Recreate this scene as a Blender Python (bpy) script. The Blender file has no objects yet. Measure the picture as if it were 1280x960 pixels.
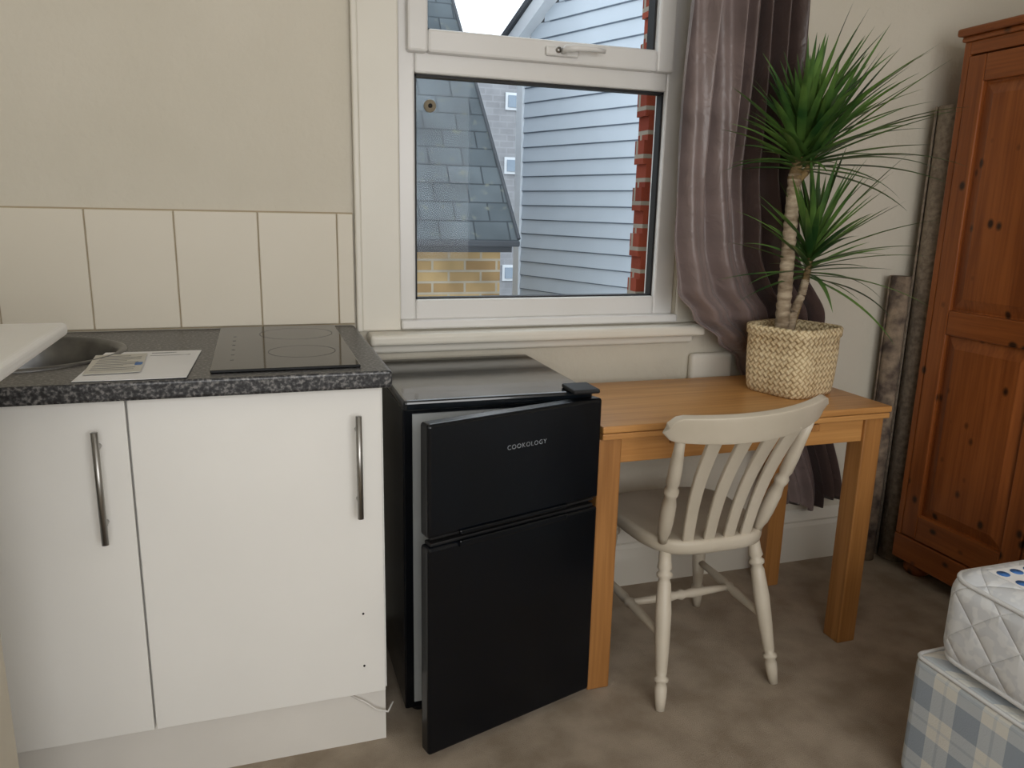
import bpy, bmesh, math, random
from mathutils import Vector, Matrix
random.seed(7)
scene = bpy.context.scene
scene.view_settings.view_transform = 'Standard'

# ------------------------------------------------------------------ helpers
def s2l(c):
    return tuple(((v/255)/12.92 if v/255 <= 0.04045 else ((v/255+0.055)/1.055)**2.4) for v in c)+(1.0,)

def new_mat(name):
    m = bpy.data.materials.new(name); m.use_nodes = True
    nt = m.node_tree; b = nt.nodes['Principled BSDF']
    return m, nt, b

def N(nt, t, **kw):
    n = nt.nodes.new(t)
    for k, v in kw.items():
        setattr(n, k, v)
    return n

def M(nt, op, a, b=None, c=None):
    n = nt.nodes.new('ShaderNodeMath'); n.operation = op
    for i, v in enumerate((a, b, c)):
        if v is None: continue
        if isinstance(v, (int, float)): n.inputs[i].default_value = v
        else: nt.links.new(v, n.inputs[i])
    return n.outputs[0]

def mapping(nt, coord='Object', scale=(1,1,1), rot=(0,0,0)):
    tc = N(nt, 'ShaderNodeTexCoord'); mp = N(nt, 'ShaderNodeMapping')
    mp.inputs['Scale'].default_value = scale; mp.inputs['Rotation'].default_value = rot
    nt.links.new(tc.outputs[coord], mp.inputs['Vector'])
    return mp.outputs[0]

def ramp(nt, fac, stops):
    r = N(nt, 'ShaderNodeValToRGB')
    els = r.color_ramp.elements
    while len(els) < len(stops): els.new(0.5)
    for e, (p, c) in zip(els, stops):
        e.position = p; e.color = c if len(c) == 4 else s2l(c)
    nt.links.new(fac, r.inputs[0])
    return r.outputs[0]

def add_bump(nt, b, h, strength, dist=0.002):
    bp = N(nt, 'ShaderNodeBump'); bp.inputs['Strength'].default_value = strength
    bp.inputs['Distance'].default_value = dist
    nt.links.new(h, bp.inputs['Height']); nt.links.new(bp.outputs[0], b.inputs['Normal'])

def mat(name, col, col2=None, rough=0.5, metal=0.0, vs=4, bump=0, bs=60, stretch=(1,1,1), coat=0, bd=0.002, sheen=0, detail=4, spec=0.5):
    m, nt, b = new_mat(name)
    b.inputs['Roughness'].default_value = rough; b.inputs['Metallic'].default_value = metal
    b.inputs['Coat Weight'].default_value = coat
    b.inputs['Sheen Weight'].default_value = sheen
    b.inputs['Specular IOR Level'].default_value = spec
    if col2 is None: col2 = tuple(max(0, c-8) for c in col)
    v = mapping(nt, scale=stretch)
    n = N(nt, 'ShaderNodeTexNoise'); n.inputs['Scale'].default_value = vs; n.inputs['Detail'].default_value = detail
    nt.links.new(v, n.inputs['Vector'])
    nt.links.new(ramp(nt, n.outputs['Fac'], [(0.35, col2), (0.65, col)]), b.inputs['Base Color'])
    if bump:
        n2 = N(nt, 'ShaderNodeTexNoise'); n2.inputs['Scale'].default_value = bs; n2.inputs['Detail'].default_value = 3
        nt.links.new(v, n2.inputs['Vector'])
        add_bump(nt, b, n2.outputs['Fac'], bump, bd)
    return m

def wood(name, light, dark, axis, knots=False, rough=0.4, gs=1.0):
    m, nt, b = new_mat(name); b.inputs['Roughness'].default_value = rough
    sc = [22*gs]*3; sc['XYZ'.index(axis)] = 1.3
    v = mapping(nt, scale=sc)
    n = N(nt, 'ShaderNodeTexNoise'); n.inputs['Scale'].default_value = 1; n.inputs['Detail'].default_value = 6
    n.inputs['Distortion'].default_value = 0.6; nt.links.new(v, n.inputs['Vector'])
    sc2 = [120]*3; sc2['XYZ'.index(axis)] = 4
    v2 = mapping(nt, scale=sc2)
    n2 = N(nt, 'ShaderNodeTexNoise'); n2.inputs['Scale'].default_value = 1; nt.links.new(v2, n2.inputs['Vector'])
    f = M(nt, 'ADD', M(nt, 'MULTIPLY', n.outputs['Fac'], 0.65), M(nt, 'MULTIPLY', n2.outputs['Fac'], 0.35))
    col = ramp(nt, f, [(0.36, dark), (0.62, light)])
    if knots:
        sk = [14, 14, 14]; sk['XYZ'.index(axis)] = 10
        vk = mapping(nt, scale=sk)
        vo = N(nt, 'ShaderNodeTexVoronoi'); vo.inputs['Scale'].default_value = 1; nt.links.new(vk, vo.inputs['Vector'])
        k = ramp(nt, vo.outputs['Distance'], [(0.09, (1,1,1,1)), (0.19, (0,0,0,1))])
        mx = N(nt, 'ShaderNodeMix', data_type='RGBA'); nt.links.new(k, mx.inputs[0])
        nt.links.new(col, mx.inputs[6]); mx.inputs[7].default_value = s2l(tuple(int(c*0.42) for c in dark))
        col = mx.outputs[2]
    nt.links.new(col, b.inputs['Base Color'])
    add_bump(nt, b, n2.outputs['Fac'], 0.15, 0.001)
    return m

def brickmat(name, c1, c2, mortar, bw, bh, ms=0.01, rough=0.8, bump=0.5, uv=True, off=0.5, lo=170, moss=None):
    m, nt, b = new_mat(name); b.inputs['Roughness'].default_value = rough
    b.inputs['Specular IOR Level'].default_value = 0.2
    tc = N(nt, 'ShaderNodeTexCoord')
    br = N(nt, 'ShaderNodeTexBrick'); br.offset = off
    br.inputs['Scale'].default_value = 1
    br.inputs['Brick Width'].default_value = bw; br.inputs['Row Height'].default_value = bh
    br.inputs['Mortar Size'].default_value = ms
    br.inputs['Color1'].default_value = s2l(c1); br.inputs['Color2'].default_value = s2l(c2)
    br.inputs['Mortar'].default_value = s2l(mortar)
    nt.links.new(tc.outputs['UV' if uv else 'Object'], br.inputs['Vector'])
    n = N(nt, 'ShaderNodeTexNoise'); n.inputs['Scale'].default_value = 3; n.inputs['Detail'].default_value = 6
    nt.links.new(tc.outputs['UV' if uv else 'Object'], n.inputs['Vector'])
    mx = N(nt, 'ShaderNodeMix', data_type='RGBA', blend_type='MULTIPLY'); mx.inputs[0].default_value = 0.8
    nt.links.new(br.outputs['Color'], mx.inputs[6])
    nt.links.new(ramp(nt, n.outputs['Fac'], [(0.3, (lo,lo,lo)), (0.7, (255,255,255))]), mx.inputs[7])
    col = mx.outputs[2]
    if moss:
        n3 = N(nt, 'ShaderNodeTexNoise'); n3.inputs['Scale'].default_value = 14; n3.inputs['Detail'].default_value = 5
        nt.links.new(tc.outputs['UV'], n3.inputs['Vector'])
        mz = N(nt, 'ShaderNodeMix', data_type='RGBA')
        nt.links.new(ramp(nt, n3.outputs['Fac'], [(0.60, (0,0,0,1)), (0.72, (0.7,0.7,0.7,1))]), mz.inputs[0])
        nt.links.new(col, mz.inputs[6]); mz.inputs[7].default_value = s2l(moss); col = mz.outputs[2]
    nt.links.new(col, b.inputs['Base Color'])
    h = M(nt, 'SUBTRACT', 1.0, br.outputs['Fac'])
    add_bump(nt, b, h, bump, 0.01)
    return m

def empty(name, loc=(0,0,0)):
    e = bpy.data.objects.new(name, None); e.location = loc; e.empty_display_size = 0.1
    scene.collection.objects.link(e); return e

def par(o, p):
    if p is not None:
        o.parent = p
        o.matrix_parent_inverse = Matrix.Translation(p.location).inverted()
    return o

def obj_from_bm(name, bm, m=None, parent=None, smooth=False, uvm=False):
    bmesh.ops.recalc_face_normals(bm, faces=bm.faces)
    me = bpy.data.meshes.new(name); bm.to_mesh(me); bm.free()
    if m:
        for mm in (m if isinstance(m, (list, tuple)) else [m]): me.materials.append(mm)
    if smooth:
        for p in me.polygons: p.use_smooth = True
    o = bpy.data.objects.new(name, me); scene.collection.objects.link(o)
    return par(o, parent)

def bm_box(bm, x0, x1, y0, y1, z0, z1):
    vs = [bm.verts.new(v) for v in ((x0,y0,z0),(x1,y0,z0),(x1,y1,z0),(x0,y1,z0),(x0,y0,z1),(x1,y0,z1),(x1,y1,z1),(x0,y1,z1))]
    fs = [bm.faces.new([vs[i] for i in f]) for f in ((0,3,2,1),(4,5,6,7),(0,1,5,4),(1,2,6,5),(2,3,7,6),(3,0,4,7))]
    return vs, fs

def box(name, x0, x1, y0, y1, z0, z1, m, parent=None, bevel=0, seg=2):
    bm = bmesh.new(); bm_box(bm, x0, x1, y0, y1, z0, z1)
    o = obj_from_bm(name, bm, m, parent)
    if bevel: 
        md = o.modifiers.new('bevel', 'BEVEL'); md.width = bevel; md.segments = seg
    return o

def boxes(name, lst, m, parent=None, bevel=0):
    bm = bmesh.new()
    for b in lst: bm_box(bm, *b)
    o = obj_from_bm(name, bm, m, parent)
    if bevel:
        md = o.modifiers.new('bevel', 'BEVEL'); md.width = bevel; md.segments = 2
    return o

def boxes_uv(name, lst, m, parent=None):
    bm = bmesh.new(); uvl = bm.loops.layers.uv.new('UVMap')
    for b in lst: bm_box(bm, *b)
    bm.normal_update()
    for f in bm.faces:
        n = f.normal
        for l in f.loops:
            c = l.vert.co
            if abs(n.z) > 0.7: l[uvl].uv = (c.x, c.y)
            elif abs(n.x) > 0.7: l[uvl].uv = (c.y, c.z)
            else: l[uvl].uv = (c.x, c.z)
    return obj_from_bm(name, bm, m, parent)

def ring_verts(bm, c, t, r, seg, ref=None):
    t = t.normalized()
    a = ref if ref else (Vector((0,0,1)) if abs(t.z) < 0.9 else Vector((1,0,0)))
    u = t.cross(a).normalized(); v = t.cross(u).normalized()
    return [bm.verts.new(c + u*r*math.cos(2*math.pi*i/seg) + v*r*math.sin(2*math.pi*i/seg)) for i in range(seg)]

def bm_tube(bm, pts, radii, seg=16, cap=True):
    pts = [Vector(p) for p in pts]; rings = []
    for i, p in enumerate(pts):
        t = pts[min(i+1, len(pts)-1)] - pts[max(i-1, 0)]
        rings.append(ring_verts(bm, p, t, radii[i] if hasattr(radii, '__len__') else radii, seg))
    for a, b in zip(rings, rings[1:]):
        for i in range(seg):
            bm.faces.new((a[i], a[(i+1)%seg], b[(i+1)%seg], b[i]))
    if cap:
        bm.faces.new(rings[0]); bm.faces.new(rings[-1])

def tube(name, pts, radii, m, parent=None, seg=16):
    bm = bmesh.new(); bm_tube(bm, pts, radii, seg)
    return obj_from_bm(name, bm, m, parent, smooth=True)

def turned(name, p0, p1, prof, m, parent=None, seg=20):
    p0, p1 = Vector(p0), Vector(p1)
    pts, rs = [], []
    for (t, r) in prof:
        pts.append(p0.lerp(p1, t)); rs.append(r)
    return tube(name, pts, rs, m, parent, seg)

def lathe(name, c, prof, m, parent=None, seg=40):
    bm = bmesh.new(); rings = []
    for r, z in prof:
        rings.append([bm.verts.new((c[0]+r*math.cos(2*math.pi*i/seg), c[1]+r*math.sin(2*math.pi*i/seg), c[2]+z)) for i in range(seg)])
    for a, b in zip(rings, rings[1:]):
        for i in range(seg): bm.faces.new((a[i], a[(i+1)%seg], b[(i+1)%seg], b[i]))
    bm.faces.new(rings[-1])
    return obj_from_bm(name, bm, m, parent, smooth=True)

def quad_uv(name, pts, m, parent=None):
    bm = bmesh.new(); uvl = bm.loops.layers.uv.new('UVMap')
    vs = [bm.verts.new(p) for p in pts]; f = bm.faces.new(vs)
    o = Vector(pts[0]); u = (Vector(pts[1])-o).normalized()
    nrm = (Vector(pts[1])-o).cross(Vector(pts[2])-o).normalized(); v = nrm.cross(u)
    for l in f.loops:
        d = l.vert.co - o; l[uvl].uv = (d.dot(u), d.dot(v))
    me = bpy.data.meshes.new(name); bm.to_mesh(me); bm.free(); me.materials.append(m)
    ob = bpy.data.objects.new(name, me); scene.collection.objects.link(ob)
    return par(ob, parent)

def lerp_tab(tab, z):
    tab = sorted(tab)
    if z <= tab[0][0]: return tab[0][1]
    for (a, va), (b, vb) in zip(tab, tab[1:]):
        if z <= b:
            t = (z-a)/(b-a); t = t*t*(3-2*t)
            return va+(vb-va)*t
    return tab[-1][1]

def solid(o, t, off=0):
    md = o.modifiers.new('solid', 'SOLIDIFY'); md.thickness = t; md.offset = off; return o

# ------------------------------------------------------------------ materials
M_wall = mat('wall_paint', (210,203,188), (203,196,180), rough=0.9, vs=2, bump=0.5, bs=55, bd=0.004, spec=0.2)
M_ceil = mat('ceiling_paint', (235,232,225), rough=0.9)
M_white = mat('white_gloss_paint', (221,216,204), (215,210,197), rough=0.4, vs=3, bump=0.06, bs=20)
M_upvc = mat('upvc_white', (222,220,217), (218,216,212), rough=0.28)
M_gasket = mat('black_gasket', (25,25,27), rough=0.6)
M_carpet = mat('carpet_taupe', (190,175,156), (164,149,130), rough=1.0, vs=9, bump=1.0, bs=420, bd=0.006, detail=9, spec=0.1)
M_cab = mat('cabinet_white', (233,231,226), (230,228,223), rough=0.35)
M_plinth = mat('plinth_white', (225,221,214), rough=0.5)
M_steel = mat('brushed_steel', (176,174,170), (156,154,150), rough=0.38, metal=1.0, vs=30, stretch=(1,1,0.1))
M_sinksteel = mat('sink_steel', (118,118,117), (100,100,100), rough=0.33, metal=1.0, vs=20)
M_grout = mat('grout', (172,158,132), rough=0.9)
M_tile = mat('ceramic_tile', (215,207,191), (211,203,186), rough=0.42, vs=2, spec=0.3)
M_black = mat('fridge_black', (8,12,18), (6,9,14), rough=0.24, vs=6, bump=0.05, bs=8, spec=0.33)
M_blacktop = mat('fridge_top_black', (16,22,28), (9,13,18), rough=0.17, vs=9, bump=0.12, bs=14, coat=0.4)
M_blackmat = mat('black_plastic', (12,12,14), rough=0.6)
M_liner = mat('fridge_liner', (170,174,175), rough=0.5)
M_hob = mat('hob_glass', (8,8,9), (6,6,7), rough=0.08, spec=0.3)
M_mark = mat('hob_marking', (56,56,58), rough=0.4)
M_chair = mat('chair_cream_paint', (203,193,176), (192,182,164), rough=0.45, vs=6, bump=0.1, bs=30)
M_oakX = wood('oak_long', (200,148,88), (170,118,64), 'X', rough=0.36)
M_oakZ = wood('oak_leg', (174,122,68), (142,95,48), 'Z', rough=0.42)
M_pineZ = wood('pine_vertical', (158,90,42), (122,64,26), 'Z', knots=True, rough=0.36, gs=0.6)
M_pineY = wood('pine_horizontal', (154,87,40), (118,62,25), 'Y', knots=True, rough=0.36, gs=0.6)
M_paper = mat('paper', (236,236,236), rough=0.8)
M_print = mat('print_grey', (130,130,135), rough=0.8)
M_blue = mat('print_blue', (60,110,175), rough=0.6)
M_soil = mat('soil', (55,40,30), (30,22,18), rough=1, vs=60, bump=1, bs=80, bd=0.01)
M_leaf = mat('dracaena_leaf', (100,134,62), (38,74,34), rough=0.38, vs=7)
M_trunk = mat('dracaena_bark', (184,168,144), (124,106,84), rough=0.9, vs=20, bump=0.8, bs=60, bd=0.004, stretch=(1,1,3))
M_trunk2 = mat('dracaena_young_stem', (150,125,80), (110,90,60), rough=0.8, vs=30)
M_rug = mat('rug_grey', (152,138,120), (120,106,92), rough=1, vs=60, bump=0.8, bs=200)
M_rug2 = mat('rug_dark', (150,132,112), (76,64,58), rough=1, vs=22, bump=0.8, bs=150)
M_brass = mat('aged_brass', (120,98,60), rough=0.4, metal=1)

M_top, nt, b = new_mat('worktop_laminate'); b.inputs['Roughness'].default_value = 0.35
v = mapping(nt)
vo = N(nt, 'ShaderNodeTexNoise'); vo.inputs['Scale'].default_value = 150; vo.inputs['Detail'].default_value = 6; nt.links.new(v, vo.inputs['Vector'])
nt.links.new(ramp(nt, vo.outputs['Fac'], [(0.38, (22,22,25)), (0.52, (58,58,60)), (0.66, (118,116,114))]), b.inputs['Base Color'])

M_glass = bpy.data.materials.new('window_glass'); M_glass.use_nodes = True
nt = M_glass.node_tree; nt.nodes.clear()
o_ = N(nt, 'ShaderNodeOutputMaterial'); tr = N(nt, 'ShaderNodeBsdfTransparent'); gl = N(nt, 'ShaderNodeBsdfGlossy')
gl.inputs['Roughness'].default_value = 0.02; tr.inputs['Color'].default_value = (0.97,0.99,1.0,1)
mx = N(nt, 'ShaderNodeMixShader'); mx.inputs[0].default_value = 0.006
nt.links.new(tr.outputs[0], mx.inputs[1]); nt.links.new(gl.outputs[0], mx.inputs[2]); nt.links.new(mx.outputs[0], o_.inputs[0])

# curtain satin
M_curt, nt, b = new_mat('curtain_satin'); b.inputs['Roughness'].default_value = 0.38; b.inputs['Sheen Weight'].default_value = 0.15
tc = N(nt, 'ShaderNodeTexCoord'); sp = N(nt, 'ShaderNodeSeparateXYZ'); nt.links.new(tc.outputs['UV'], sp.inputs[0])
w1 = N(nt, 'ShaderNodeTexNoise'); w1.inputs['Scale'].default_value = 1.2
mpc = N(nt, 'ShaderNodeMapping'); mpc.inputs['Scale'].default_value = (0.3, 9, 1); nt.links.new(tc.outputs['UV'], mpc.inputs[0]); nt.links.new(mpc.outputs[0], w1.inputs['Vector'])
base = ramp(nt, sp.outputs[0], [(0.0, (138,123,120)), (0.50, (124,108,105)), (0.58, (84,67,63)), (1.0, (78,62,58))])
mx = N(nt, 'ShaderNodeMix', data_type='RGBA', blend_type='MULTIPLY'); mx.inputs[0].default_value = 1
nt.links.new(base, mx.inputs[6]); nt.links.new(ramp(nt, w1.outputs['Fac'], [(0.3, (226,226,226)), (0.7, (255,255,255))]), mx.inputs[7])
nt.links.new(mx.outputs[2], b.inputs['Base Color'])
n2 = N(nt, 'ShaderNodeTexNoise'); n2.inputs['Scale'].default_value = 10; n2.inputs['Detail'].default_value = 4; n2.inputs['Distortion'].default_value = 1.0
nt.links.new(tc.outputs['Object'], n2.inputs['Vector']); add_bump(nt, b, n2.outputs['Fac'], 0.6, 0.016)

# woven basket
M_weave, nt, b = new_mat('woven_seagrass'); b.inputs['Roughness'].default_value = 0.75
tc = N(nt, 'ShaderNodeTexCoord'); mp = N(nt, 'ShaderNodeMapping'); mp.inputs['Rotation'].default_value = (0,0,math.radians(45)); mp.inputs['Scale'].default_value = (75,75,75)
nt.links.new(tc.outputs['UV'], mp.inputs[0])
sp = N(nt, 'ShaderNodeSeparateXYZ'); nt.links.new(mp.outputs[0], sp.inputs[0])
ch = N(nt, 'ShaderNodeTexChecker'); ch.inputs['Scale'].default_value = 1; nt.links.new(mp.outputs[0], ch.inputs[0])
sx = M(nt, 'ABSOLUTE', M(nt, 'SINE', M(nt, 'MULTIPLY', sp.outputs[0], math.pi)))
sy = M(nt, 'ABSOLUTE', M(nt, 'SINE', M(nt, 'MULTIPLY', sp.outputs[1], math.pi)))
h = M(nt, 'ADD', M(nt, 'MULTIPLY', ch.outputs['Fac'], sx), M(nt, 'MULTIPLY', M(nt, 'SUBTRACT', 1.0, ch.outputs['Fac']), sy))
nz = N(nt, 'ShaderNodeTexNoise'); nz.inputs['Scale'].default_value = 40; nt.links.new(tc.outputs['UV'], nz.inputs[0])
f = M(nt, 'ADD', M(nt, 'MULTIPLY', h, 0.5), M(nt, 'MULTIPLY', nz.outputs['Fac'], 0.7))
nt.links.new(ramp(nt, f, [(0.25, (138,112,76)), (0.5, (196,172,130)), (0.85, (224,206,168))]), b.inputs['Base Color'])
add_bump(nt, b, h, 0.8, 0.004)

# quilted mattress
M_quilt, nt, b = new_mat('quilted_damask'); b.inputs['Roughness'].default_value = 0.7
tc = N(nt, 'ShaderNodeTexCoord'); sp = N(nt, 'ShaderNodeSeparateXYZ'); nt.links.new(tc.outputs['Object'], sp.inputs[0])
X_, Y_, Z_ = sp.outputs
K = 30
a = M(nt, 'ABSOLUTE', M(nt, 'SINE', M(nt, 'MULTIPLY', M(nt, 'ADD', M(nt, 'ADD', X_, Y_), Z_), K)))
c = M(nt, 'ABSOLUTE', M(nt, 'SINE', M(nt, 'MULTIPLY', M(nt, 'SUBTRACT', M(nt, 'SUBTRACT', Y_, X_), Z_), K)))
h = M(nt, 'POWER', M(nt, 'MINIMUM', a, c), 0.35)
nz = N(nt, 'ShaderNodeTexNoise'); nz.inputs['Scale'].default_value = 45; nz.inputs['Detail'].default_value = 1; nt.links.new(tc.outputs['Object'], nz.inputs[0])
nt.links.new(ramp(nt, nz.outputs['Fac'], [(0.45, (226,228,230)), (0.52, (213,216,220))]), b.inputs['Base Color'])
add_bump(nt, b, h, 0.65, 0.007)

# plaid divan fabric
M_plaid, nt, b = new_mat('plaid_ticking'); b.inputs['Roughness'].default_value = 0.8
tc = N(nt, 'ShaderNodeTexCoord'); sp = N(nt, 'ShaderNodeSeparateXYZ'); nt.links.new(tc.outputs['Object'], sp.inputs[0])
def band(s, per, duty, ph=0.0):
    fr = M(nt, 'FRACT', M(nt, 'ADD', M(nt, 'DIVIDE', s, per), 20+ph))
    return M(nt, 'LESS_THAN', fr, duty)
hy = M(nt, 'ADD', sp.outputs[1], sp.outputs[0])
by = band(hy, 0.115, 0.5); bz = band(sp.outputs[2], 0.115, 0.5, 0.1)
ly = band(hy, 0.115, 0.06, 0.28); lz = band(sp.outputs[2], 0.115, 0.06, 0.38)
tot = M(nt, 'ADD', M(nt, 'ADD', M(nt, 'MULTIPLY', by, 0.34), M(nt, 'MULTIPLY', bz, 0.34)), M(nt, 'ADD', M(nt, 'MULTIPLY', ly, 0.15), M(nt, 'MULTIPLY', lz, 0.15)))
nt.links.new(ramp(nt, tot, [(0.0, (222,221,214)), (0.34, (190,197,202)), (0.7, (150,161,174)), (1.0, (132,144,162))]), b.inputs['Base Color'])
nz = N(nt, 'ShaderNodeTexNoise'); nz.inputs['Scale'].default_value = 300; nt.links.new(tc.outputs['Object'], nz.inputs[0]); add_bump(nt, b, nz.outputs['Fac'], 0.4, 0.002)

M_slate = brickmat('slate', (100,108,113), (87,95,100), (66,72,77), 0.24, 0.15, 0.006, rough=0.85, bump=0.35, lo=190, moss=(122,124,112))
M_yellow = brickmat('stock_brick', (184,158,114), (148,120,84), (170,160,142), 0.225, 0.075, 0.008)
M_greyb = brickmat('grey_brick', (150,152,156), (142,143,147), (154,156,160), 0.3, 0.12, 0.012, bump=0.1, lo=225)
M_redb = brickmat('red_brick', (166,80,58), (140,62,44), (170,160,146), 0.11, 0.075, 0.007)
M_clad = mat('weatherboard_white', (186,195,204), (181,190,199), rough=0.7, vs=2, spec=0.15)
M_fascia = mat('fascia_white', (206,211,216), rough=0.5)
M_lead = mat('gutter_grey', (60,64,70), rough=0.6)
M_ground = mat('tarmac', (110,110,108), rough=0.9)

# ------------------------------------------------------------------ room shell
XL, XR, YB, ZC = -1.7, 2.74, -3.7, 2.6
box('floor', XL-0.1, XR+0.1, YB-0.1, 0.17, -0.1, 0, M_carpet)
box('ceiling', XL-0.1, XR+0.1, YB-0.1, 0.17, ZC, ZC+0.1, M_ceil)
WX0, WX1, WZ0, WZ1 = 0.387, 1.275, 0.925, 2.2
boxes('wall_back', [(XL-0.1, WX0, 0, 0.17, 0, ZC), (WX1, XR+0.1, 0, 0.17, 0, ZC), (WX0, WX1, 0, 0.17, 0, WZ0), (WX0, WX1, 0, 0.17, WZ1, ZC)], M_wall)
box('wall_left', XL-0.1, XL, YB, 0, 0, ZC, M_wall)
box('wall_right', XR, XR+0.1, YB, 0, 0, ZC, M_wall)
boxes('wall_rear', [(XL-0.1, -0.9, YB-0.1, YB, 0, ZC), (1.7, XR+0.1, YB-0.1, YB, 0, ZC), (-0.9, 1.7, YB-0.1, YB, 0, 0.8), (-0.9, 1.7, YB-0.1, YB, 2.25, ZC)], M_wall)
w2 = empty('added_rear_window', (0.4, YB, 0.8))  # unseen window, added behind the camera to go with the fill light
boxes('added_rear_frame', [(-0.9,-0.84,YB-0.08,YB-0.02,0.8,2.25),(1.64,1.7,YB-0.08,YB-0.02,0.8,2.25),(0.37,0.43,YB-0.08,YB-0.02,0.8,2.25),(-0.84,1.64,YB-0.08,YB-0.02,0.8,0.86),(-0.84,1.64,YB-0.08,YB-0.02,2.19,2.25)], M_upvc, w2)

def baseboard(name, x0, x1):
    bm = bmesh.new()
    prof = [(-0.0005,0),(-0.022,0),(-0.022,0.135),(-0.017,0.15),(-0.02,0.158),(-0.012,0.178),(-0.006,0.19),(-0.0005,0.195)]
    A = [bm.verts.new((x0,y,z)) for y, z in prof]; B = [bm.verts.new((x1,y,z)) for y, z in prof]
    for i in range(len(prof)): 
        j = (i+1) % len(prof); bm.faces.new((A[i],A[j],B[j],B[i]))
    bm.faces.new(A); bm.faces.new(B)
    return obj_from_bm(name, bm, M_white)
baseboard('baseboard_back', 0.27, XR)

# window 1
w1 = empty('window_1', (0.83, 0.05, 0.925))
fy0, fy1 = 0.015, 0.085
ZT0, ZT1 = 1.602, 1.668
boxes('outer_frame', [(0.387,0.436,fy0,fy1,0.925,2.2),(1.205,1.275,fy0,fy1,0.925,2.2),(0.436,1.205,fy0,fy1,0.925,0.985),(0.436,1.205,fy0,fy1,ZT0,ZT1),(0.436,1.205,fy0,fy1,2.15,2.2)], M_upvc, w1, bevel=0.006)
boxes('opening_sash', [(0.412,0.468,-0.012,0.06,1.652,2.17),(1.155,1.212,-0.012,0.06,1.652,2.17),(0.468,1.155,-0.012,0.06,1.652,1.712),(0.468,1.155,-0.012,0.06,2.12,2.17)], M_upvc, w1, bevel=0.007)
g=0.007
boxes('gaskets', [(0.436,0.436+g,0.03,0.06,0.985,ZT0),(1.205-g,1.205,0.03,0.06,0.985,ZT0),(0.436,1.205,0.03,0.06,0.985,0.985+g*0.6),(0.436,1.205,0.03,0.06,ZT0-g,ZT0),
   (0.468,0.468+g*0.6,0.01,0.05,1.712,2.12),(1.155-g,1.155,0.01,0.05,1.712,2.12),(0.468,1.155,0.01,0.05,1.712,1.712+g*0.5),(0.468,1.155,0.01,0.05,2.12-g,2.12)], M_gasket, w1)
box('lower_pane', 0.44,1.20,0.048,0.052,0.988,1.6, M_glass, w1)
box('upper_pane', 0.47,1.152,0.028,0.032,1.714,2.118, M_glass, w1)
box('handle_base', 0.80,0.90,-0.026,-0.010,1.668,1.694, M_upvc, w1, 0.006,3)
tube('handle_lever', [(0.85,-0.03,1.682),(0.85,-0.055,1.684),(0.88,-0.06,1.686),(0.93,-0.058,1.688),(0.965,-0.055,1.685)], [0.010,0.010,0.009,0.008,0.006], M_upvc, w1)
tube('handle_lock', [(0.835,-0.024,1.683),(0.835,-0.034,1.683)], 0.008, M_steel, w1)
tube('vent_disc', [(0.484,0.040,1.522),(0.484,0.048,1.522)], 0.017, mat('vent_plastic',(150,140,120),rough=0.5), w1, 24)
tube('vent_hub', [(0.484,0.036,1.522),(0.484,0.041,1.522)], 0.006, M_gasket, w1, 16)
box('frame_cill', 0.387,1.275,-0.025,0.06,0.905,0.930, M_upvc, w1, 0.006)
box('trim_1', 0.29,1.345,-0.085,-0.0005,0.868,0.900, M_white, None, 0.010,3)   # window board
box('trim_2', 0.30,1.335,-0.03,-0.0005,0.838,0.8675, M_white, None, 0.008,3)
boxes('trim_3', [(0.262,0.387,-0.014,-0.0005,0.901,2.3),(0.262,0.280,-0.024,-0.0005,0.901,2.3)], M_white, None, 0.005)
boxes('trim_4', [(1.275,1.37,-0.012,-0.0005,0.901,2.3),(1.345,1.37,-0.03,-0.0005,0.901,2.3)], M_white, None, 0.005)
boxes('trim_5', [(0.262,1.37,-0.02,-0.0005,2.2,2.3)], M_white, None, 0.005)
boxes_uv('brick_reveal', [(1.234,1.30,0.172,0.24,-3.2,3.0)], M_redb)
boxes_uv('brick_quoins', [(1.222,1.235,0.172,0.235,0.2+0.15*i,0.275+0.15*i) for i in range(18)], M_redb, bpy.data.objects['brick_reveal'])

# tiles
tl = empty('tile_splashback', (0,-0.005,0.92))
box('grout', XL+0.005,0.258,-0.006,-0.0008,0.921,1.228, M_grout, tl)
bm = bmesh.new()
edges = [0.011-0.2035*i for i in range(8,-1,-1)] + [0.2147, 0.259]
for a_, b_ in zip(edges, edges[1:]):
    bm_box(bm, a_+0.0015, b_-0.0015, -0.011, -0.004, 0.925, 1.224)
o = obj_from_bm('tiles', bm, M_tile, tl); md = o.modifiers.new('b','BEVEL'); md.width=0.002; md.segments=2

# ------------------------------------------------------------------ kitchen unit
kc = empty('kitchen_base_cabinet', (-0.5,-0.3,0))
DX0 = -1.65
bm = bmesh.new(); bm_box(bm, DX0, 0.256, -0.642, -0.012, 0.884, 0.92)
wt = obj_from_bm('worktop', bm, M_top, kc)
bm = bmesh.new(); bm_tube(bm, [(-0.49,-0.31,0.7),(-0.49,-0.31,1.0)], 0.195, 48)
cut = obj_from_bm('cut', bm)
md = wt.modifiers.new('hole','BOOLEAN'); md.object = cut; md.operation='DIFFERENCE'; md.solver='EXACT'
dg = bpy.context.evaluated_depsgraph_get(); me2 = bpy.data.meshes.new_from_object(wt.evaluated_get(dg))
wt.modifiers.clear(); wt.data = me2
bpy.data.objects.remove(cut)
md = wt.modifiers.new('b','BEVEL'); md.width=0.006; md.segments=3; md.limit_method='ANGLE'
for n_, a_, b_ in (('door_left_leaf',-0.745,-0.2505),('door_right_leaf',-0.2465,0.2375),('door_end_leaf',-1.24,-0.749)):
    box(n_, a_, b_, -0.602,-0.584,0.158,0.876, M_cab, kc, 0.0015)
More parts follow.
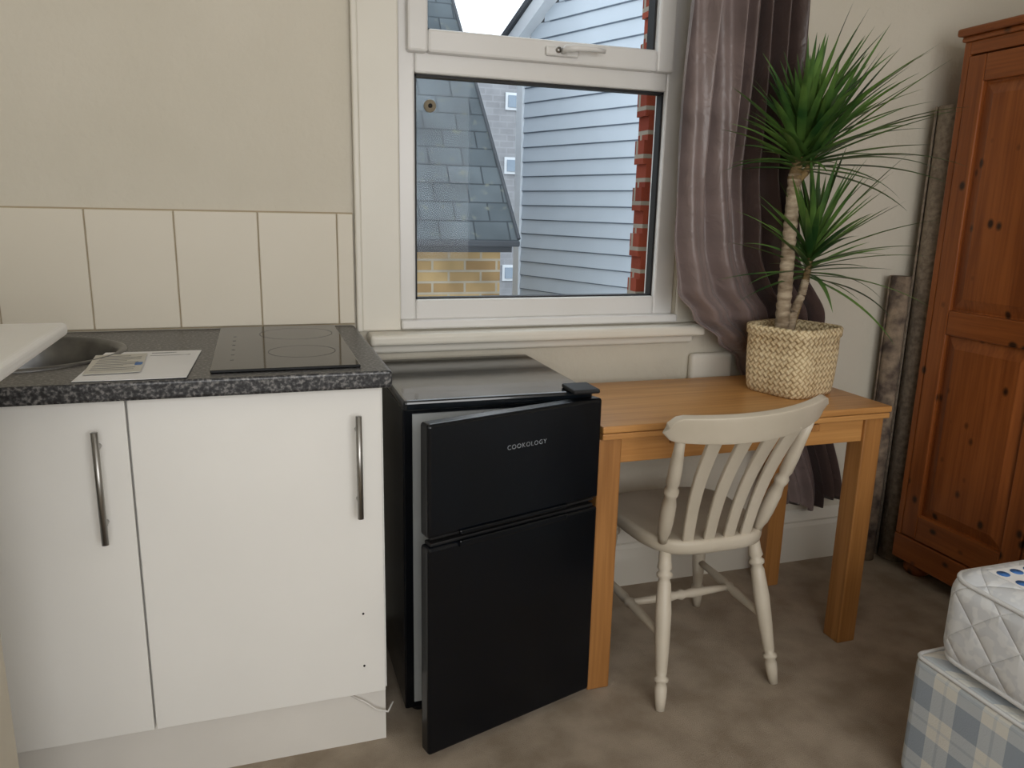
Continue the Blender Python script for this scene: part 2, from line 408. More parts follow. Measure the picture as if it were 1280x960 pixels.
boxes('carcass', [(0.225,0.243,-0.582,-0.02,0.155,0.884),(0.225,0.243,-0.545,-0.02,0.0,0.155),(-0.257,-0.24,-0.582,-0.02,0.155,0.884),(-0.755,-0.74,-0.582,-0.02,0.155,0.884),(-1.26,-1.24,-0.545,-0.02,0,0.884),(-1.24,0.225,-0.58,-0.02,0.155,0.173)], M_cab, kc)
box('plinth', -1.25,0.243,-0.56,-0.545,0.0,0.155, M_plinth, kc)
def handle(n_, x, parent):
    h_ = tube(n_, [(x,-0.634,0.60),(x,-0.634,0.825)], 0.0065, M_steel, parent)
    for z in (0.635, 0.79): tube(n_+'_post', [(x,-0.602,z),(x,-0.634,z)], 0.005, M_steel, parent)
handle('handle_1', -0.301, kc); handle('handle_2', 0.186, kc)
tube('screw_hole', [(0.19,-0.6035,0.36),(0.19,-0.600,0.36)], 0.0025, M_blackmat, kc, 8)
tube('screw_hole', [(0.19,-0.6035,0.23),(0.19,-0.600,0.23)], 0.0025, M_blackmat, kc, 8)
tube('cable', [(0.16,-0.563,0.135),(0.19,-0.575,0.12),(0.22,-0.58,0.095),(0.245,-0.58,0.085),(0.26,-0.56,0.095)], 0.0025, M_plinth, kc, 8)

sk = empty('kitchen_sink', (-0.49,-0.31,0.92))
lathe('bowl', (-0.49,-0.31,0.92), [(0.208,0.0),(0.207,0.004),(0.200,0.006),(0.192,0.003),(0.186,-0.005),(0.180,-0.06),(0.165,-0.115),(0.12,-0.135),(0.03,-0.14)], M_sinksteel, sk, 56)
lathe('plug', (-0.49,-0.31,0.785), [(0.035,0.0),(0.03,0.004),(0.01,0.002)], M_sinksteel, sk, 24)

hb = empty('ceramic_hob', (0.05,-0.32,0.92))
box('glass', -0.095,0.197,-0.598,-0.038,0.9205,0.9265, M_hob, hb, 0.0015)
def ringmark(n_, cx, cy, r, w=0.0013):
    bm = bmesh.new(); seg=64
    a_=[bm.verts.new((cx+r*math.cos(2*math.pi*i/seg), cy+r*math.sin(2*math.pi*i/seg), 0.9268)) for i in range(seg)]
    b_=[bm.verts.new((cx+(r+w)*math.cos(2*math.pi*i/seg), cy+(r+w)*math.sin(2*math.pi*i/seg), 0.9268)) for i in range(seg)]
    for i in range(seg): bm.faces.new((a_[i],a_[(i+1)%seg],b_[(i+1)%seg],b_[i]))
    obj_from_bm(n_, bm, M_mark, hb)
ringmark('zone_ring', 0.09,-0.17,0.088); ringmark('zone_ring_front', 0.09,-0.42,0.072)
for i in range(6): box('touch_mark', -0.06,-0.053,-0.50+i*0.06,-0.495+i*0.06,0.9266,0.9268, M_mark, hb)

# papers
def sheet(name, cx, cy, w, d, ang, z, m, parent=None, t=0.0008):
    bm = bmesh.new(); nx=8; ny=10; vv=[]
    R = Matrix.Rotation(ang,3,'Z')
    for j in range(ny+1):
        row=[]
        for i in range(nx+1):
            p = R @ Vector(((i/nx-0.5)*w,(j/ny-0.5)*d,0)); 
            lift = 0.004*max(0,(i/nx-0.6))**1.5*(1-j/ny)
            row.append(bm.verts.new((cx+p.x, cy+p.y, z+lift)))
        vv.append(row)
    for j in range(ny):
        for i in range(nx): bm.faces.new((vv[j][i],vv[j][i+1],vv[j+1][i+1],vv[j+1][i]))
    o = obj_from_bm(name, bm, m, parent); solid(o, t, 0); return o
pp = empty('printed_papers', (-0.235,-0.475,0.921))
sheet('a4_sheet', -0.228,-0.482,0.196,0.292,math.radians(-2),0.9215,M_paper,pp)
sheet('leaflet', -0.277,-0.475,0.10,0.20,math.radians(3),0.9245,mat('leaflet_paper',(205,202,192),rough=0.7),pp)
for i in range(9):
    sheet('text_line', -0.277+(0 if i%3 else -0.012),-0.40-0.018*i,0.078 if i%3 else 0.055,0.004,math.radians(3),0.9253,M_print,pp,0.0002)
sheet('blue_mark', -0.235,-0.49,0.014,0.03,math.radians(3),0.9254,M_blue,pp,0.0002)
sheet('heading_line', -0.20,-0.36,0.05,0.006,math.radians(-2),0.9222,M_print,pp,0.0002)
sheet('heading_line', -0.185,-0.39,0.08,0.003,math.radians(-2),0.9222,M_print,pp,0.0002)

# breakfast bar at left
bb = empty('breakfast_bar', (-0.8,-1.2,0))
box('bar_top', -1.69,-0.297,-1.75,-0.765,1.030,1.052, M_cab, bb, 0.008, 4)
box('support_panel', -1.69,-0.415,-1.65,-0.88,0.0,1.030, M_wall, bb)

# ------------------------------------------------------------------ fridge
fr = empty('fridge_freezer', (0.53,-0.27,0))
FX0, FX1 = 0.302, 0.762
box('body', FX0, FX1, -0.495,-0.035,0.02,0.796, M_black, fr, 0.004)
box('top_panel', FX0-0.002, FX1+0.002, -0.520,-0.03,0.797,0.822, M_blacktop, fr, 0.008, 3)
box('inner_liner', FX0+0.022, FX1-0.022, -0.499,-0.494,0.04,0.785, M_liner, fr)
boxes('hinge_cover', [(0.70,0.768,-0.553,-0.47,0.822,0.833)], M_blackmat, fr, 0.004)
for x in (FX0+0.04, FX1-0.04):
    for y in (-0.46,-0.07): tube('foot', [(x,y,0),(x,y,0.021)], 0.018, M_blackmat, fr)
T = Matrix.Translation((0.764,-0.503,0)) @ Matrix.Rotation(math.radians(16.3),4,'Z')
def put(o):
    o.data.transform(T); return o
def fdoor(n_, z0, z1):
    put(box(n_, -0.476,0.0,-0.048,-0.010,z0,z1, M_black, fr, 0.008, 4))
    put(box(n_+'_liner', -0.464,-0.012,-0.011,-0.004,z0+0.012,z1-0.012, M_liner, fr, 0.003))
    put(boxes(n_+'_gasket', [(-0.466,-0.450,-0.005,0.004,z0+0.012,z1-0.012),(-0.450,-0.03,-0.005,0.004,z1-0.026,z1-0.012)], M_liner, fr, 0.003))
fdoor('freezer_door', 0.556, 0.810)
fdoor('fridge_door', 0.022, 0.534)
for n_, z0, z1 in (('grip_upper',0.549,0.557),('grip_lower',0.533,0.541)):
    put(box(n_, -0.466,-0.01,-0.040,-0.012,z0,z1, M_blackmat, fr, 0.002))
put(box('grip_lip', -0.40,-0.10,-0.054,-0.047,0.522,0.538, M_black, fr, 0.003))
put(box('grip_lip', -0.40,-0.10,-0.054,-0.047,0.552,0.562, M_black, fr, 0.003))
cu = bpy.data.curves.new('lettering','FONT'); cu.body = 'COOKOLOGY'; cu.size = 0.0150; cu.extrude = 0.0003; cu.align_x='CENTER'; cu.space_character = 1.2
to = bpy.data.objects.new('lettering', cu); scene.collection.objects.link(to)
to.data.materials.append(mat('lettering_silver',(135,140,145),rough=0.4))
to.matrix_basis = T @ Matrix.Translation((-0.222,-0.0485,0.724)) @ Matrix.Rotation(math.pi/2,4,'X')
par(to, fr)

# ------------------------------------------------------------------ table
tb = empty('dining_table', (1.22,-0.31,0))
TX0, TX1, TY0, TY1 = 0.784, 1.668, -0.545, -0.088
box('table_top', TX0, TX1, TY0, TY1, 0.717, 0.735, M_oakX, tb, 0.004, 3)
box('draw_leaf', TX0+0.002, TX1-0.002, TY0+0.004, TY1-0.004, 0.699, 0.715, M_oakX, tb, 0.003)
lw = 0.063
for i,(x,y) in enumerate(((TX0-0.001,TY0+0.018),(TX1-0.008-lw,TY0+0.018),(TX0+0.002,TY1-0.012-lw),(TX1-0.008-lw,TY1-0.012-lw))):
    box('leg_%d'%(i+1), x,x+lw,y,y+lw,0,0.698, M_oakZ, tb, 0.004)
box('apron_front', TX0+0.064, TX1-0.069, TY0+0.028, TY0+0.046, 0.63,0.698, M_oakX, tb, 0.002)
box('apron_rear', TX0+0.064, TX1-0.069, TY1-0.042, TY1-0.022, 0.63,0.698, M_oakX, tb, 0.002)
box('apron_left', TX0+0.02, TX0+0.04, TY0+0.085, TY1-0.08, 0.63,0.698, M_oakX, tb, 0.002)
box('apron_right', TX1-0.04, TX1-0.02, TY0+0.085, TY1-0.08, 0.63,0.698, M_oakX, tb, 0.002)
for x in (0.985,1.42): box('runner_end', x,x+0.025, TY0+0.020, TY0+0.034, 0.672,0.692, M_oakZ, tb, 0.002)

# ------------------------------------------------------------------ chair
ch_ = empty('dining_chair', (1.115,-0.40,0))
cx, cy, cz = 1.12, -0.395, 0.42
bm = bmesh.new(); pts=[]
for i in range(48):
    a_ = 2*math.pi*i/48; ca, sa = math.cos(a_), math.sin(a_)
    e_ = 0.55
    px = math.copysign(abs(ca)**e_, ca); py = math.copysign(abs(sa)**e_, sa)
    wdt = 0.190 + 0.014*py
    pts.append((cx+px*wdt, cy+py*0.19))
levels = [(0.93,0.378),(0.985,0.385),(1.0,0.398),(1.0,0.410),(0.985,0.419),(0.93,0.421),(0.6,0.414),(0.25,0.411)]
rings=[]
for s_, z_ in levels: rings.append([bm.verts.new((cx+(x-cx)*s_, cy+(y-cy)*s_, z_)) for x,y in pts])
for A_,B_ in zip(rings,rings[1:]):
    for i in range(48): bm.faces.new((A_[i],A_[(i+1)%48],B_[(i+1)%48],B_[i]))
bm.faces.new(rings[0]); bm.faces.new(rings[-1])
obj_from_bm('seat', bm, M_chair, ch_, smooth=True)
legp = [(0,0.016),(0.08,0.017),(0.12,0.020),(0.14,0.014),(0.155,0.021),(0.175,0.021),(0.19,0.014),(0.22,0.018),(0.40,0.0215),(0.60,0.019),(0.76,0.015),(0.79,0.013),(0.80,0.019),(0.82,0.019),(0.83,0.013),(0.86,0.0165),(0.92,0.015),(1,0.0115)]
L = {'rl':((cx-0.135,cy-0.14,0.388),(cx-0.19,cy-0.262,0)),'rr':((cx+0.135,cy-0.14,0.388),(cx+0.168,cy-0.245,0)),
     'fl':((cx-0.14,cy+0.13,0.388),(cx-0.19,cy+0.185,0)),'fr':((cx+0.14,cy+0.13,0.388),(cx+0.19,cy+0.185,0))}
for i,(k,(a_,b_)) in enumerate(L.items()): turned('leg_%d'%(i+1), a_, b_, legp, M_chair, ch_)
def at(k,t): return Vector(L[k][0]).lerp(Vector(L[k][1]), t)
strp = [(0,0.009),(0.2,0.011),(0.4,0.014),(0.46,0.011),(0.5,0.016),(0.54,0.011),(0.6,0.014),(0.8,0.011),(1,0.009)]
s1 = (at('rl',0.55),at('fl',0.55)); s2 = (at('rr',0.55),at('fr',0.55))
turned('stretcher_left', *s1, strp, M_chair, ch_); turned('stretcher_right', *s2, strp, M_chair, ch_)
turned('stretcher_cross', s1[0].lerp(s1[1],0.5), s2[0].lerp(s2[1],0.5), strp, M_chair, ch_)
def crest_xy(u):
    return cx-0.015+u*0.229, -0.738+0.070*u*u+0.014*u
bm = bmesh.new(); cols=[]; nu=32; nv=6
for i in range(nu+1):
    u = -1+2*i/nu; x,y = crest_xy(u)
    endr = max(0,(abs(u)-0.86)/0.14)
    zt = 0.806 + 0.012*u + 0.002*u*u - 0.022*endr**2.5 ; zb = 0.735 + 0.012*u + 0.012*abs(u)**2 + 0.022*endr**2.5
    cols.append([bm.verts.new((x, y - 0.022*(j/nv-0.5), zb+(zt-zb)*j/nv)) for j in range(nv+1)])
for A_,B_ in zip(cols,cols[1:]):
    for j in range(nv): bm.faces.new((A_[j],B_[j],B_[j+1],A_[j+1]))
o = obj_from_bm('crest_rail', bm, M_chair, ch_, smooth=True); solid(o,0.02,0); md=o.modifiers.new('b','BEVEL'); md.width=0.006; md.segments=3
postp = [(0,0.012),(0.06,0.013),(0.10,0.017),(0.2,0.019),(0.36,0.0185),(0.44,0.014),(0.47,0.018),(0.5,0.0185),(0.53,0.013),(0.57,0.017),(0.7,0.0165),(0.85,0.013),(1,0.011)]
for i,u in enumerate((-0.84,0.76)):
    x,y = crest_xy(u)
    turned('back_post_%d'%(i+1), (cx+u*0.180, cy-0.150,0.415), (x,y+0.008,0.754), postp, M_chair, ch_)
for i,u in enumerate((-0.5,-0.17,0.16,0.46)):
    x1,y1 = crest_xy(u); x0 = cx+u*0.180; y0 = cy-0.175+0.02*u*u
    bm = bmesh.new(); rows=[]
    for k in range(15):
        t = k/14; x = x0+(x1-x0)*t; y = y0+(y1+0.006-y0)*t + 0.020*math.sin(math.pi*t) ; z = 0.412+(0.754-0.412)*t
        hw = 0.0155+0.004*t
        rows.append((bm.verts.new((x-hw,y,z)), bm.verts.new((x+hw,y,z))))
    for A_,B_ in zip(rows,rows[1:]): bm.faces.new((A_[0],A_[1],B_[1],B_[0]))
    o = obj_from_bm('back_slat_%d'%(i+1), bm, M_chair, ch_, smooth=True); solid(o,0.012,0); md=o.modifiers.new('b','BEVEL'); md.width=0.003; md.segments=2

# ------------------------------------------------------------------ potted plant
pl = empty('potted_dracaena', (1.50,-0.31,0.735))
pcx, pcy, pz = 1.495, -0.315, 0.736
def sq(a_, r, e_=0.42):
    ca, sa = math.cos(a_), math.sin(a_)
    return math.copysign(abs(ca)**e_,ca)*r, math.copysign(abs(sa)**e_,sa)*r
bm = bmesh.new(); uvl = bm.loops.layers.uv.new('UVMap'); seg=64; rings=[]
prof = [(0.094,0.0,0),(0.100,0.012,0.012),(0.104,0.06,0.06),(0.106,0.12,0.12),(0.106,0.168,0.168),(0.110,0.172,0.172),(0.111,0.195,0.195),(0.107,0.200,0.2),(0.100,0.196,0.21),(0.098,0.14,0.27)]
Rz = Matrix.Rotation(math.radians(17),3,'Z')
for r,z,vv_ in prof:
    row=[]
    for i in range(seg):
        x,y = sq(2*math.pi*i/seg, r); p = Rz@Vector((x,y,0)); row.append(bm.verts.new((pcx+p.x,pcy+p.y,pz+z)))
    rings.append(row)
per = [0]; 
for i in range(seg): per.append(per[-1]+(rings[3][i].co-rings[3][(i+1)%seg].co).length)
for k,(A_,B_) in enumerate(zip(rings,rings[1:])):
    for i in range(seg):
        f_ = bm.faces.new((A_[i],A_[(i+1)%seg],B_[(i+1)%seg],B_[i])); f_.smooth=True
        for l,(uu,vv_) in zip(f_.loops, ((per[i],prof[k][2]),(per[i+1],prof[k][2]),(per[i+1],prof[k+1][2]),(per[i],prof[k+1][2]))): l[uvl].uv=(uu,vv_)
bm.faces.new(rings[0])
o = obj_from_bm('woven_basket', bm, M_weave, pl)
bm = bmesh.new(); row=[]
for i in range(seg):
    x,y = sq(2*math.pi*i/seg,0.098); p = Rz@Vector((x,y,0)); row.append(bm.verts.new((pcx+p.x,pcy+p.y,pz+0.165)))
bm.faces.new(row); obj_from_bm('soil', bm, M_soil, pl)
def trunk(n_, pts, r0, r1, m):
    P=[]; R_=[]
    pts=[Vector(p) for p in pts]; n=60
    for i in range(n+1):
        t=i/n*(len(pts)-1); k=min(int(t),len(pts)-2); P.append(pts[k].lerp(pts[k+1],t-k))
        R_.append((r0+(r1-r0)*i/n)*(1+0.07*math.sin(i*2.1)+random.uniform(-0.03,0.03)))
    tube(n_,P,R_,m,pl,14)
trunk('trunk_main', [(1.455,-0.31,0.89),(1.452,-0.31,1.05),(1.449,-0.31,1.2),(1.447,-0.31,1.36)],0.021,0.018,M_trunk)
trunk('trunk_second', [(1.475,-0.315,0.89),(1.485,-0.315,0.97),(1.512,-0.31,1.02),(1.520,-0.31,1.065)],0.014,0.011,M_trunk)
trunk('trunk_small', [(1.50,-0.29,0.89),(1.512,-0.29,0.95),(1.522,-0.30,1.02)],0.010,0.008,M_trunk2)
trunk('crown_stem', [(1.447,-0.31,1.345),(1.45,-0.31,1.39),(1.46,-0.31,1.47)],0.019,0.009,M_trunk2)
trunk('crown_branch', [(1.447,-0.31,1.335),(1.475,-0.32,1.365),(1.50,-0.32,1.42)],0.012,0.008,M_trunk2)
trunk('crown_stem_low', [(1.520,-0.31,1.06),(1.527,-0.31,1.11),(1.533,-0.31,1.18)],0.011,0.006,M_trunk2)
def leaf(bm, base, az, el, Ln, w, droop):
    n=12; p=Vector(base); rows=[]
    for i in range(n+1):
        s=i/n; e_=el-droop*s**1.6
        d=Vector((math.cos(az)*math.cos(e_), math.sin(az)*math.cos(e_), math.sin(e_)))
        st=Vector((d.x, d.y*(0.22 if d.y>0 else 1.0), d.z))
        if i: p = p + st*(Ln/n)
        side = Vector((-math.sin(az),math.cos(az),0))
        up = side.cross(d)*-1
        if d.y>0: side=Vector((side.x,side.y*0.3,0.25*side.y))
        ww = w*(0.75+0.6*s if s<0.35 else 0.96*(1-((s-0.35)/0.65)**1.7))+0.0003
        rows.append((bm.verts.new(p+side*ww*0.5+up*ww*0.16), bm.verts.new(p), bm.verts.new(p-side*ww*0.5+up*ww*0.16)))
    for A_,B_ in zip(rows,rows[1:]):
        bm.faces.new((A_[0],A_[1],B_[1],B_[0])); bm.faces.new((A_[1],A_[2],B_[2],B_[1]))
def crown(n_, b0, b1, count, Lr, w, bias, elr):
    bm=bmesh.new(); b0,b1=Vector(b0),Vector(b1)
    for i in range(count):
        t=i/count
        az=i*2.39996+random.uniform(-0.2,0.2)
        el=elr[0]+(elr[1]-elr[0])*t**0.8+random.uniform(-0.12,0.12)
        L_=random.uniform(*Lr)*(1.0 if t<0.7 else 0.82)
        dirx=math.cos(az)
        L_*=1+bias*dirx
        leaf(bm,b0.lerp(b1,t),az,el,L_,w*random.uniform(0.85,1.2),random.uniform(0.10,0.50)*(1.25-t))
    obj_from_bm(n_,bm,M_leaf,pl,smooth=True)
crown('leaves_top', (1.449,-0.31,1.37),(1.460,-0.31,1.47),84,(0.28,0.37),0.022,0.22,(0.0,1.3))
crown('leaves_top_side', (1.48,-0.32,1.38),(1.50,-0.32,1.43),44,(0.28,0.38),0.021,0.24,(0.15,1.2))
crown('leaves_low', (1.523,-0.31,1.07),(1.533,-0.31,1.18),70,(0.25,0.35),0.018,0.08,(-0.25,1.3))

# ------------------------------------------------------------------ curtain
cn = empty('curtain', (1.45,-0.12,2.3))
xl=[(2.3,1.180),(1.6,1.160),(1.2,1.160),(1.02,1.185),(0.94,1.25),(0.86,1.36),(0.78,1.48),(0.6,1.62),(0.24,1.74)]
xr=[(2.3,1.52),(1.4,1.55),(1.15,1.61),(0.9,1.76),(0.7,1.85),(0.24,1.97)]
y0t=[(2.3,-0.15),(0.98,-0.145),(0.88,-0.128),(0.77,-0.054),(0.24,-0.055)]
amt=[(2.3,0.046),(0.95,0.036),(0.80,0.018),(0.5,0.020),(0.24,0.028)]
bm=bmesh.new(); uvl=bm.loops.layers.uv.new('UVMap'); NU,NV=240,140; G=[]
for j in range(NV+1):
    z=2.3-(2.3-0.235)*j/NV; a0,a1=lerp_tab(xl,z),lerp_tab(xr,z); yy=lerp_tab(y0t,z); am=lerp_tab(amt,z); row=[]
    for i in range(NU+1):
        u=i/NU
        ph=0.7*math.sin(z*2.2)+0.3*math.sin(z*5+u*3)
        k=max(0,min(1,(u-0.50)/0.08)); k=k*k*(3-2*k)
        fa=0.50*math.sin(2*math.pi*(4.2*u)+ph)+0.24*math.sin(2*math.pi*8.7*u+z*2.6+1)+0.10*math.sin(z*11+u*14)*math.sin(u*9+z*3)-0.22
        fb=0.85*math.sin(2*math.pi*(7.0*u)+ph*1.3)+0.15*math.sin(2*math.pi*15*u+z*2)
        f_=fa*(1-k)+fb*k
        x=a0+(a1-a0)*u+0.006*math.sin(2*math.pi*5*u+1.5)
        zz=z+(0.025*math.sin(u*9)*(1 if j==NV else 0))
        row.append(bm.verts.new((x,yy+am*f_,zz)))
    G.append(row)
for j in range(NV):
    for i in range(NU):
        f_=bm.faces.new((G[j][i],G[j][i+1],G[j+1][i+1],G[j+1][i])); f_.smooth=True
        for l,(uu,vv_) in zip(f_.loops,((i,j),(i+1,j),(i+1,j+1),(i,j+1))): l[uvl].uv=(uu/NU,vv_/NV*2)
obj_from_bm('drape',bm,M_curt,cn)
tube('pole',[(0.1,-0.16,2.33),(1.75,-0.16,2.33)],0.013,M_brass,cn)
for x in (0.15,1.65): tube('bracket',[(x,-0.001,2.33),(x,-0.16,2.33)],0.008,M_brass,cn)

hp=empty('panel_heater',(1.42,-0.02,0.5))
box('casing',1.335,1.49,-0.034,-0.001,0.50,0.800,M_white,hp,0.014,4)

# ------------------------------------------------------------------ wardrobe (front faces -X)
wd=empty('pine_wardrobe',(2.43,-0.62,0))
A0,A1=-1.10,-0.165
FX=2.145
box('carcass',FX+0.022,2.70,A0,A1,0.07,1.79,M_pineZ,wd)
box('cornice_top',FX-0.024,2.705,A0-0.02,A1+0.015,1.800,1.824,M_pineY,wd,0.008,3)
box('cornice_cove',FX-0.010,2.70,A0-0.008,A1+0.006,1.784,1.800,M_pineY,wd,0.006,3)
box('plinth_rail',FX-0.004,FX+0.03,A0,A1,0.055,0.145,M_pineY,wd,0.004)
for y in (A0+0.06,A1-0.06):
    for x in (FX+0.06,2.64):
        lathe('bun_foot',(x,y,0),[(0.028,0.0),(0.044,0.014),(0.046,0.03),(0.036,0.05),(0.03,0.07)],M_pineZ,wd,24)
box('stile_left',FX,FX+0.024,A1-0.024,A1,0.145,1.784,M_pineZ,wd,0.003)
box('stile_right',FX,FX+0.024,A0,A0+0.024,0.145,1.784,M_pineZ,wd,0.003)
box('top_rail',FX,FX+0.024,A0+0.024,A1-0.024,1.745,1.784,M_pineY,wd,0.003)
def wdoor(n_,ya,yb):
    sw=0.062
    xs0,xs1=FX-0.003,FX+0.02
    parts=[(xs0,xs1,ya,ya+sw,0.15,1.74),(xs0,xs1,yb-sw,yb,0.15,1.74)]
    boxes(n_+'_stiles',parts,M_pineZ,wd,0.004)
    boxes(n_+'_rails',[(xs0,xs1,ya+sw,yb-sw,0.15,0.24),(xs0,xs1,ya+sw,yb-sw,0.875,0.955),(xs0,xs1,ya+sw,yb-sw,1.66,1.74)],M_pineY,wd,0.004)
    for k,(z0,z1) in enumerate(((0.24,0.875),(0.955,1.66))):
        box(n_+'_panel',FX+0.012,FX+0.02,ya+sw-0.005,yb-sw+0.005,z0-0.005,z1+0.005,M_pineZ,wd)
        bm=bmesh.new(); y0_,y1_=ya+sw+0.006,yb-sw-0.006; za,zb=z0+0.006,z1-0.006; c_=0.035
        o1=[bm.verts.new(p) for p in ((FX+0.012,y0_,za),(FX+0.012,y1_,za),(FX+0.012,y1_,zb),(FX+0.012,y0_,zb))]
        o2=[bm.verts.new(p) for p in ((FX+0.000,y0_+c_,za+c_),(FX+0.000,y1_-c_,za+c_),(FX+0.000,y1_-c_,zb-c_),(FX+0.000,y0_+c_,zb-c_))]
        for i in range(4): bm.faces.new((o1[i],o1[(i+1)%4],o2[(i+1)%4],o2[i]))
        bm.faces.new(o2); obj_from_bm(n_+'_raised_field',bm,M_pineZ,wd)
mid=(A0+A1)/2
wdoor('door_a',mid+0.003,A1-0.026); wdoor('door_b',A0+0.026,mid-0.003)
for y in (mid+0.035,mid-0.035): lathe('knob',(0,0,0),[(0.008,0),(0.008,0.012),(0.017,0.018),(0.018,0.028),(0.01,0.034)],M_pineZ,wd,20).data.transform(Matrix.Translation((FX-0.002,y,0.93))@Matrix.Rotation(-math.pi/2,4,'Y'))

def roll(name,x,y,r,h,m,turns=4,th=0.007):
    bm=bmesh.new(); n=turns*28; A_=[];B_=[]
    for i in range(n+1):
        t=i/n; rr=0.012+(r-0.012)*t; a_=2*math.pi*turns*t+2.5
        A_.append(bm.verts.new((x+rr*math.cos(a_),y+rr*math.sin(a_),0.002))); B_.append(bm.verts.new((x+rr*math.cos(a_),y+rr*math.sin(a_),h)))
    for i in range(n): bm.faces.new((A_[i],A_[i+1],B_[i+1],B_[i]))
    o=obj_from_bm(name,bm,m,None,smooth=True); solid(o,th,0)
roll('rolled_rug',2.222,-0.088,0.054,1.61,M_rug)
roll('rolled_rug.001',2.115,-0.066,0.034,1.05,M_rug2,3,0.006)

# ------------------------------------------------------------------ bed
bd_=empty('single_bed',(1.78,-2.0,0))
o=box('divan_base',1.322,2.22,-2.93,-1.03,0.03,0.325,M_plaid,bd_,0.022,4)
o=box('mattress',1.325,2.22,-2.93,-1.065,0.332,0.55,M_quilt,bd_,0.055,8)
for p in o.data.polygons: p.use_smooth=True
def rrect(x0,x1,y0,y1,r,z):
    P=[]
    for (cx_,cy_,a0) in ((x1-r,y1-r,0),(x0+r,y1-r,90),(x0+r,y0+r,180),(x1-r,y0+r,270)):
        for k in range(7):
            a_=math.radians(a0+15*k); P.append((cx_+r*math.cos(a_),cy_+r*math.sin(a_),z))
    P.append(P[0]); return P
M_pipe=mat('piping',(215,216,216),rough=0.6)
tube('piping_top',rrect(1.334,2.211,-2.921,-1.074,0.05,0.528),0.005,M_pipe,bd_,8)
tube('piping_bottom',rrect(1.334,2.211,-2.921,-1.074,0.05,0.352),0.005,M_pipe,bd_,8)
tube('divan_piping',rrect(1.326,2.216,-2.926,-1.034,0.02,0.32),0.005,M_pipe,bd_,8)
box('label',1.385,1.50,-1.25,-1.12,0.5505,0.552,M_paper,bd_)
for i in range(3):
    for j in range(3): tube('label_icon',[(1.402+0.036*i,-1.14-0.042*j,0.552),(1.402+0.036*i,-1.14-0.042*j,0.5527)],0.012,M_blue,bd_,20)
for x in (1.40,2.15):
    for y in (-1.12,-2.85): tube('castor',[(x,y,0),(x,y,0.035)],0.02,M_blackmat,bd_)

# ------------------------------------------------------------------ outside
box('street_ground',-30,30,0.3,45,-3.3,-3.2,M_ground)
ho=empty('slate_roof_house',(-0.7,3.5,-3.2))
YE=2.82; 
quad_uv('roof_slope_front',[(-4,YE,1.035),(1.70,YE,1.035),(1.40,YE+2.2,1.035+1.43*2.2),(-4,YE+2.2,1.035+1.43*2.2)],M_slate,ho)
quad_uv('roof_slope_rear',[(1.70,YE+4.4,1.035),(-4,YE+4.4,1.035),(-4,YE+2.2,1.035+1.43*2.2),(1.40,YE+2.2,1.035+1.43*2.2)],M_slate,ho)
bm=bmesh.new(); bm_tube(bm,[(1.70,YE,1.045),(1.40,YE+2.2,1.045+1.43*2.2)],0.012,8); obj_from_bm('verge',bm,M_lead,ho)
boxes_uv('brick_walls',[(-4,1.60,YE+0.1,YE+4.3,-3.2,1.01)],M_yellow,ho)
bm=bmesh.new(); 
vs=[bm.verts.new(p) for p in ((1.62,YE+0.1,1.0),(1.62,YE+4.3,1.0),(1.36,YE+2.2,4.1))]; bm.faces.new(vs); obj_from_bm('gable',bm,M_greyb,ho)
box('gutter',-4,1.70,YE-0.03,YE+0.04,0.995,1.035,M_lead,ho,0.01)
box('soffit',-4,1.66,YE+0.03,YE+0.14,0.955,1.0,M_lead,ho)

hc=empty('weatherboard_house',(3.0,3.5,-3.2))
P0=Vector((2.37,4.82,0)); D=Vector((0.361,-0.9325,0)).normalized(); Nn=Vector((-0.9325,-0.361,0)).normalized()
def tstart(z): return 0 if z<2.72 else (z-2.72)/0.72
bm=bmesh.new(); z=-3.2; ph=0.128
while z<5.6:
    t0=tstart(z+ph); t1=4.6
    if t0>=t1: break
    q=[(t,off,zz) for t in (t0,t1) for off,zz in ((0.0,z),(0.022,z),(0.006,z+ph),(0.0,z+ph))]
    vs=[bm.verts.new(P0+D*t+Nn*off+Vector((0,0,zz))) for t,off,zz in q]
    for i in range(4):
        j=(i+1)%4; bm.faces.new((vs[i],vs[j],vs[4+j],vs[4+i]))
    bm.faces.new(vs[:4]); bm.faces.new(vs[4:])
    z+=ph
obj_from_bm('boards',bm,M_clad,hc)
# grey strip under every board; its colour paints the drip shadow line
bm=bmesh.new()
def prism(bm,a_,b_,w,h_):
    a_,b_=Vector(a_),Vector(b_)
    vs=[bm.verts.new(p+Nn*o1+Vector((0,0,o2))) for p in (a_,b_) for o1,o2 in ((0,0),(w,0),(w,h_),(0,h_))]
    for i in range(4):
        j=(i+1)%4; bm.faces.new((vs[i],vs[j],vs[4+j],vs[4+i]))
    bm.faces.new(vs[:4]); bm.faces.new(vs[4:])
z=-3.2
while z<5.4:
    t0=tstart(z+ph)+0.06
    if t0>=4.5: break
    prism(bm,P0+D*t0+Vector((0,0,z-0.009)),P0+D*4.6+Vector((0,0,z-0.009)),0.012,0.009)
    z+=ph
obj_from_bm('board_shadow_strips',bm,mat('shadow_strip_grey',(112,124,138),rough=0.8),hc)
bm=bmesh.new()
prism(bm,P0+D*-0.12+Vector((0,0,2.56)),P0+D*3.6+Vector((0,0,2.56+0.72*3.72)),0.12,0.14)
obj_from_bm('bargeboard',bm,M_fascia,hc)
bm=bmesh.new(); prism(bm,P0+D*-0.16+Nn*-0.3+Vector((0,0,2.68)),P0+D*3.6+Nn*-0.3+Vector((0,0,2.68+0.72*3.76)),0.45,0.05)
obj_from_bm('roof_edge',bm,M_lead,hc)
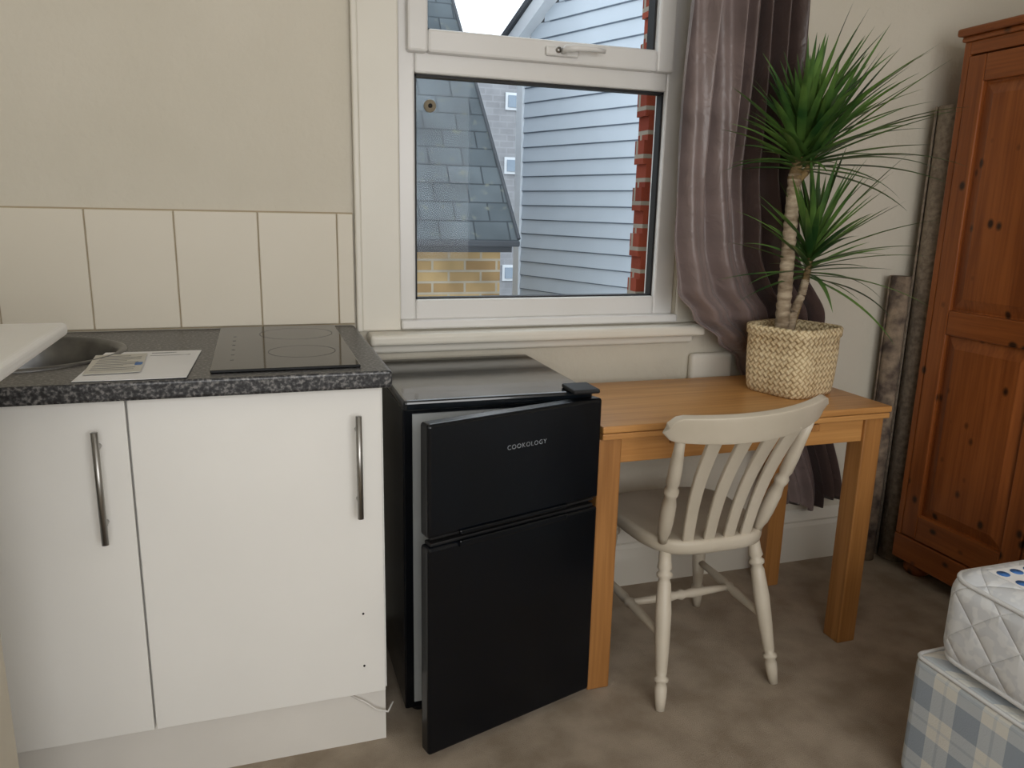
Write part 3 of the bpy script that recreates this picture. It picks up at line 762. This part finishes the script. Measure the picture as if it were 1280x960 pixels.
bm=bmesh.new(); prism(bm,P0+D*-0.02+Vector((0,0,-3.2)),P0+D*0.06+Vector((0,0,-3.2)),0.04,5.9); obj_from_bm('corner_board',bm,M_fascia,hc)

hg=empty('grey_brick_flats',(5,13,-3.2))
M_fg=mat('flat_glass',(130,145,160),rough=0.2)
boxes_uv('block_walls',[(1.5,11,12.82,20,-3.2,4.0)],M_greyb,hg)
for z_ in (-0.2,1.9,3.1):
    for x_ in (3.6,4.75,6.2):
        box('flat_window',x_,x_+0.36,12.78,12.84,z_,z_+0.32,M_fascia,hg)
        box('flat_glazing',x_+0.05,x_+0.31,12.76,12.80,z_+0.05,z_+0.27,M_fg,hg)

# ------------------------------------------------------------------ light
w=bpy.data.worlds.new('overcast_sky'); scene.world=w; w.use_nodes=True
bg=w.node_tree.nodes['Background']; bg.inputs[0].default_value=(0.90,0.95,1.0,1); bg.inputs[1].default_value=2.3
def area(name,loc,rot,sx,sy,p,col):
    l=bpy.data.lights.new(name,'AREA'); l.shape='RECTANGLE'; l.size=sx; l.size_y=sy; l.energy=p; l.color=col
    o=bpy.data.objects.new(name,l); o.location=loc; o.rotation_euler=rot; scene.collection.objects.link(o); return o
area('rear_fill_light',(0.4,YB+0.02,1.52),(math.radians(90),0,0),2.4,1.35,38,(1.0,0.97,0.935))  # area lamp added behind the camera to brighten the room

# ------------------------------------------------------------------ camera
psi,p,rho=math.radians(18.5),math.radians(12.9),math.radians(1.29)
f=Vector((math.sin(psi)*math.cos(p),math.cos(psi)*math.cos(p),-math.sin(p)))
r0=Vector((math.cos(psi),-math.sin(psi),0)); u0=r0.cross(f)
r=r0*math.cos(rho)+u0*math.sin(rho); u=u0*math.cos(rho)-r0*math.sin(rho)
cam=bpy.data.cameras.new('camera'); co=bpy.data.objects.new('camera',cam); scene.collection.objects.link(co)
cam.sensor_width=36; cam.lens=961/1280*36; cam.clip_start=0.02
mw=Matrix((r,u,-f)).transposed().to_4x4(); mw.translation=(0,-2.18,1.25)
co.matrix_world=mw; scene.camera=co
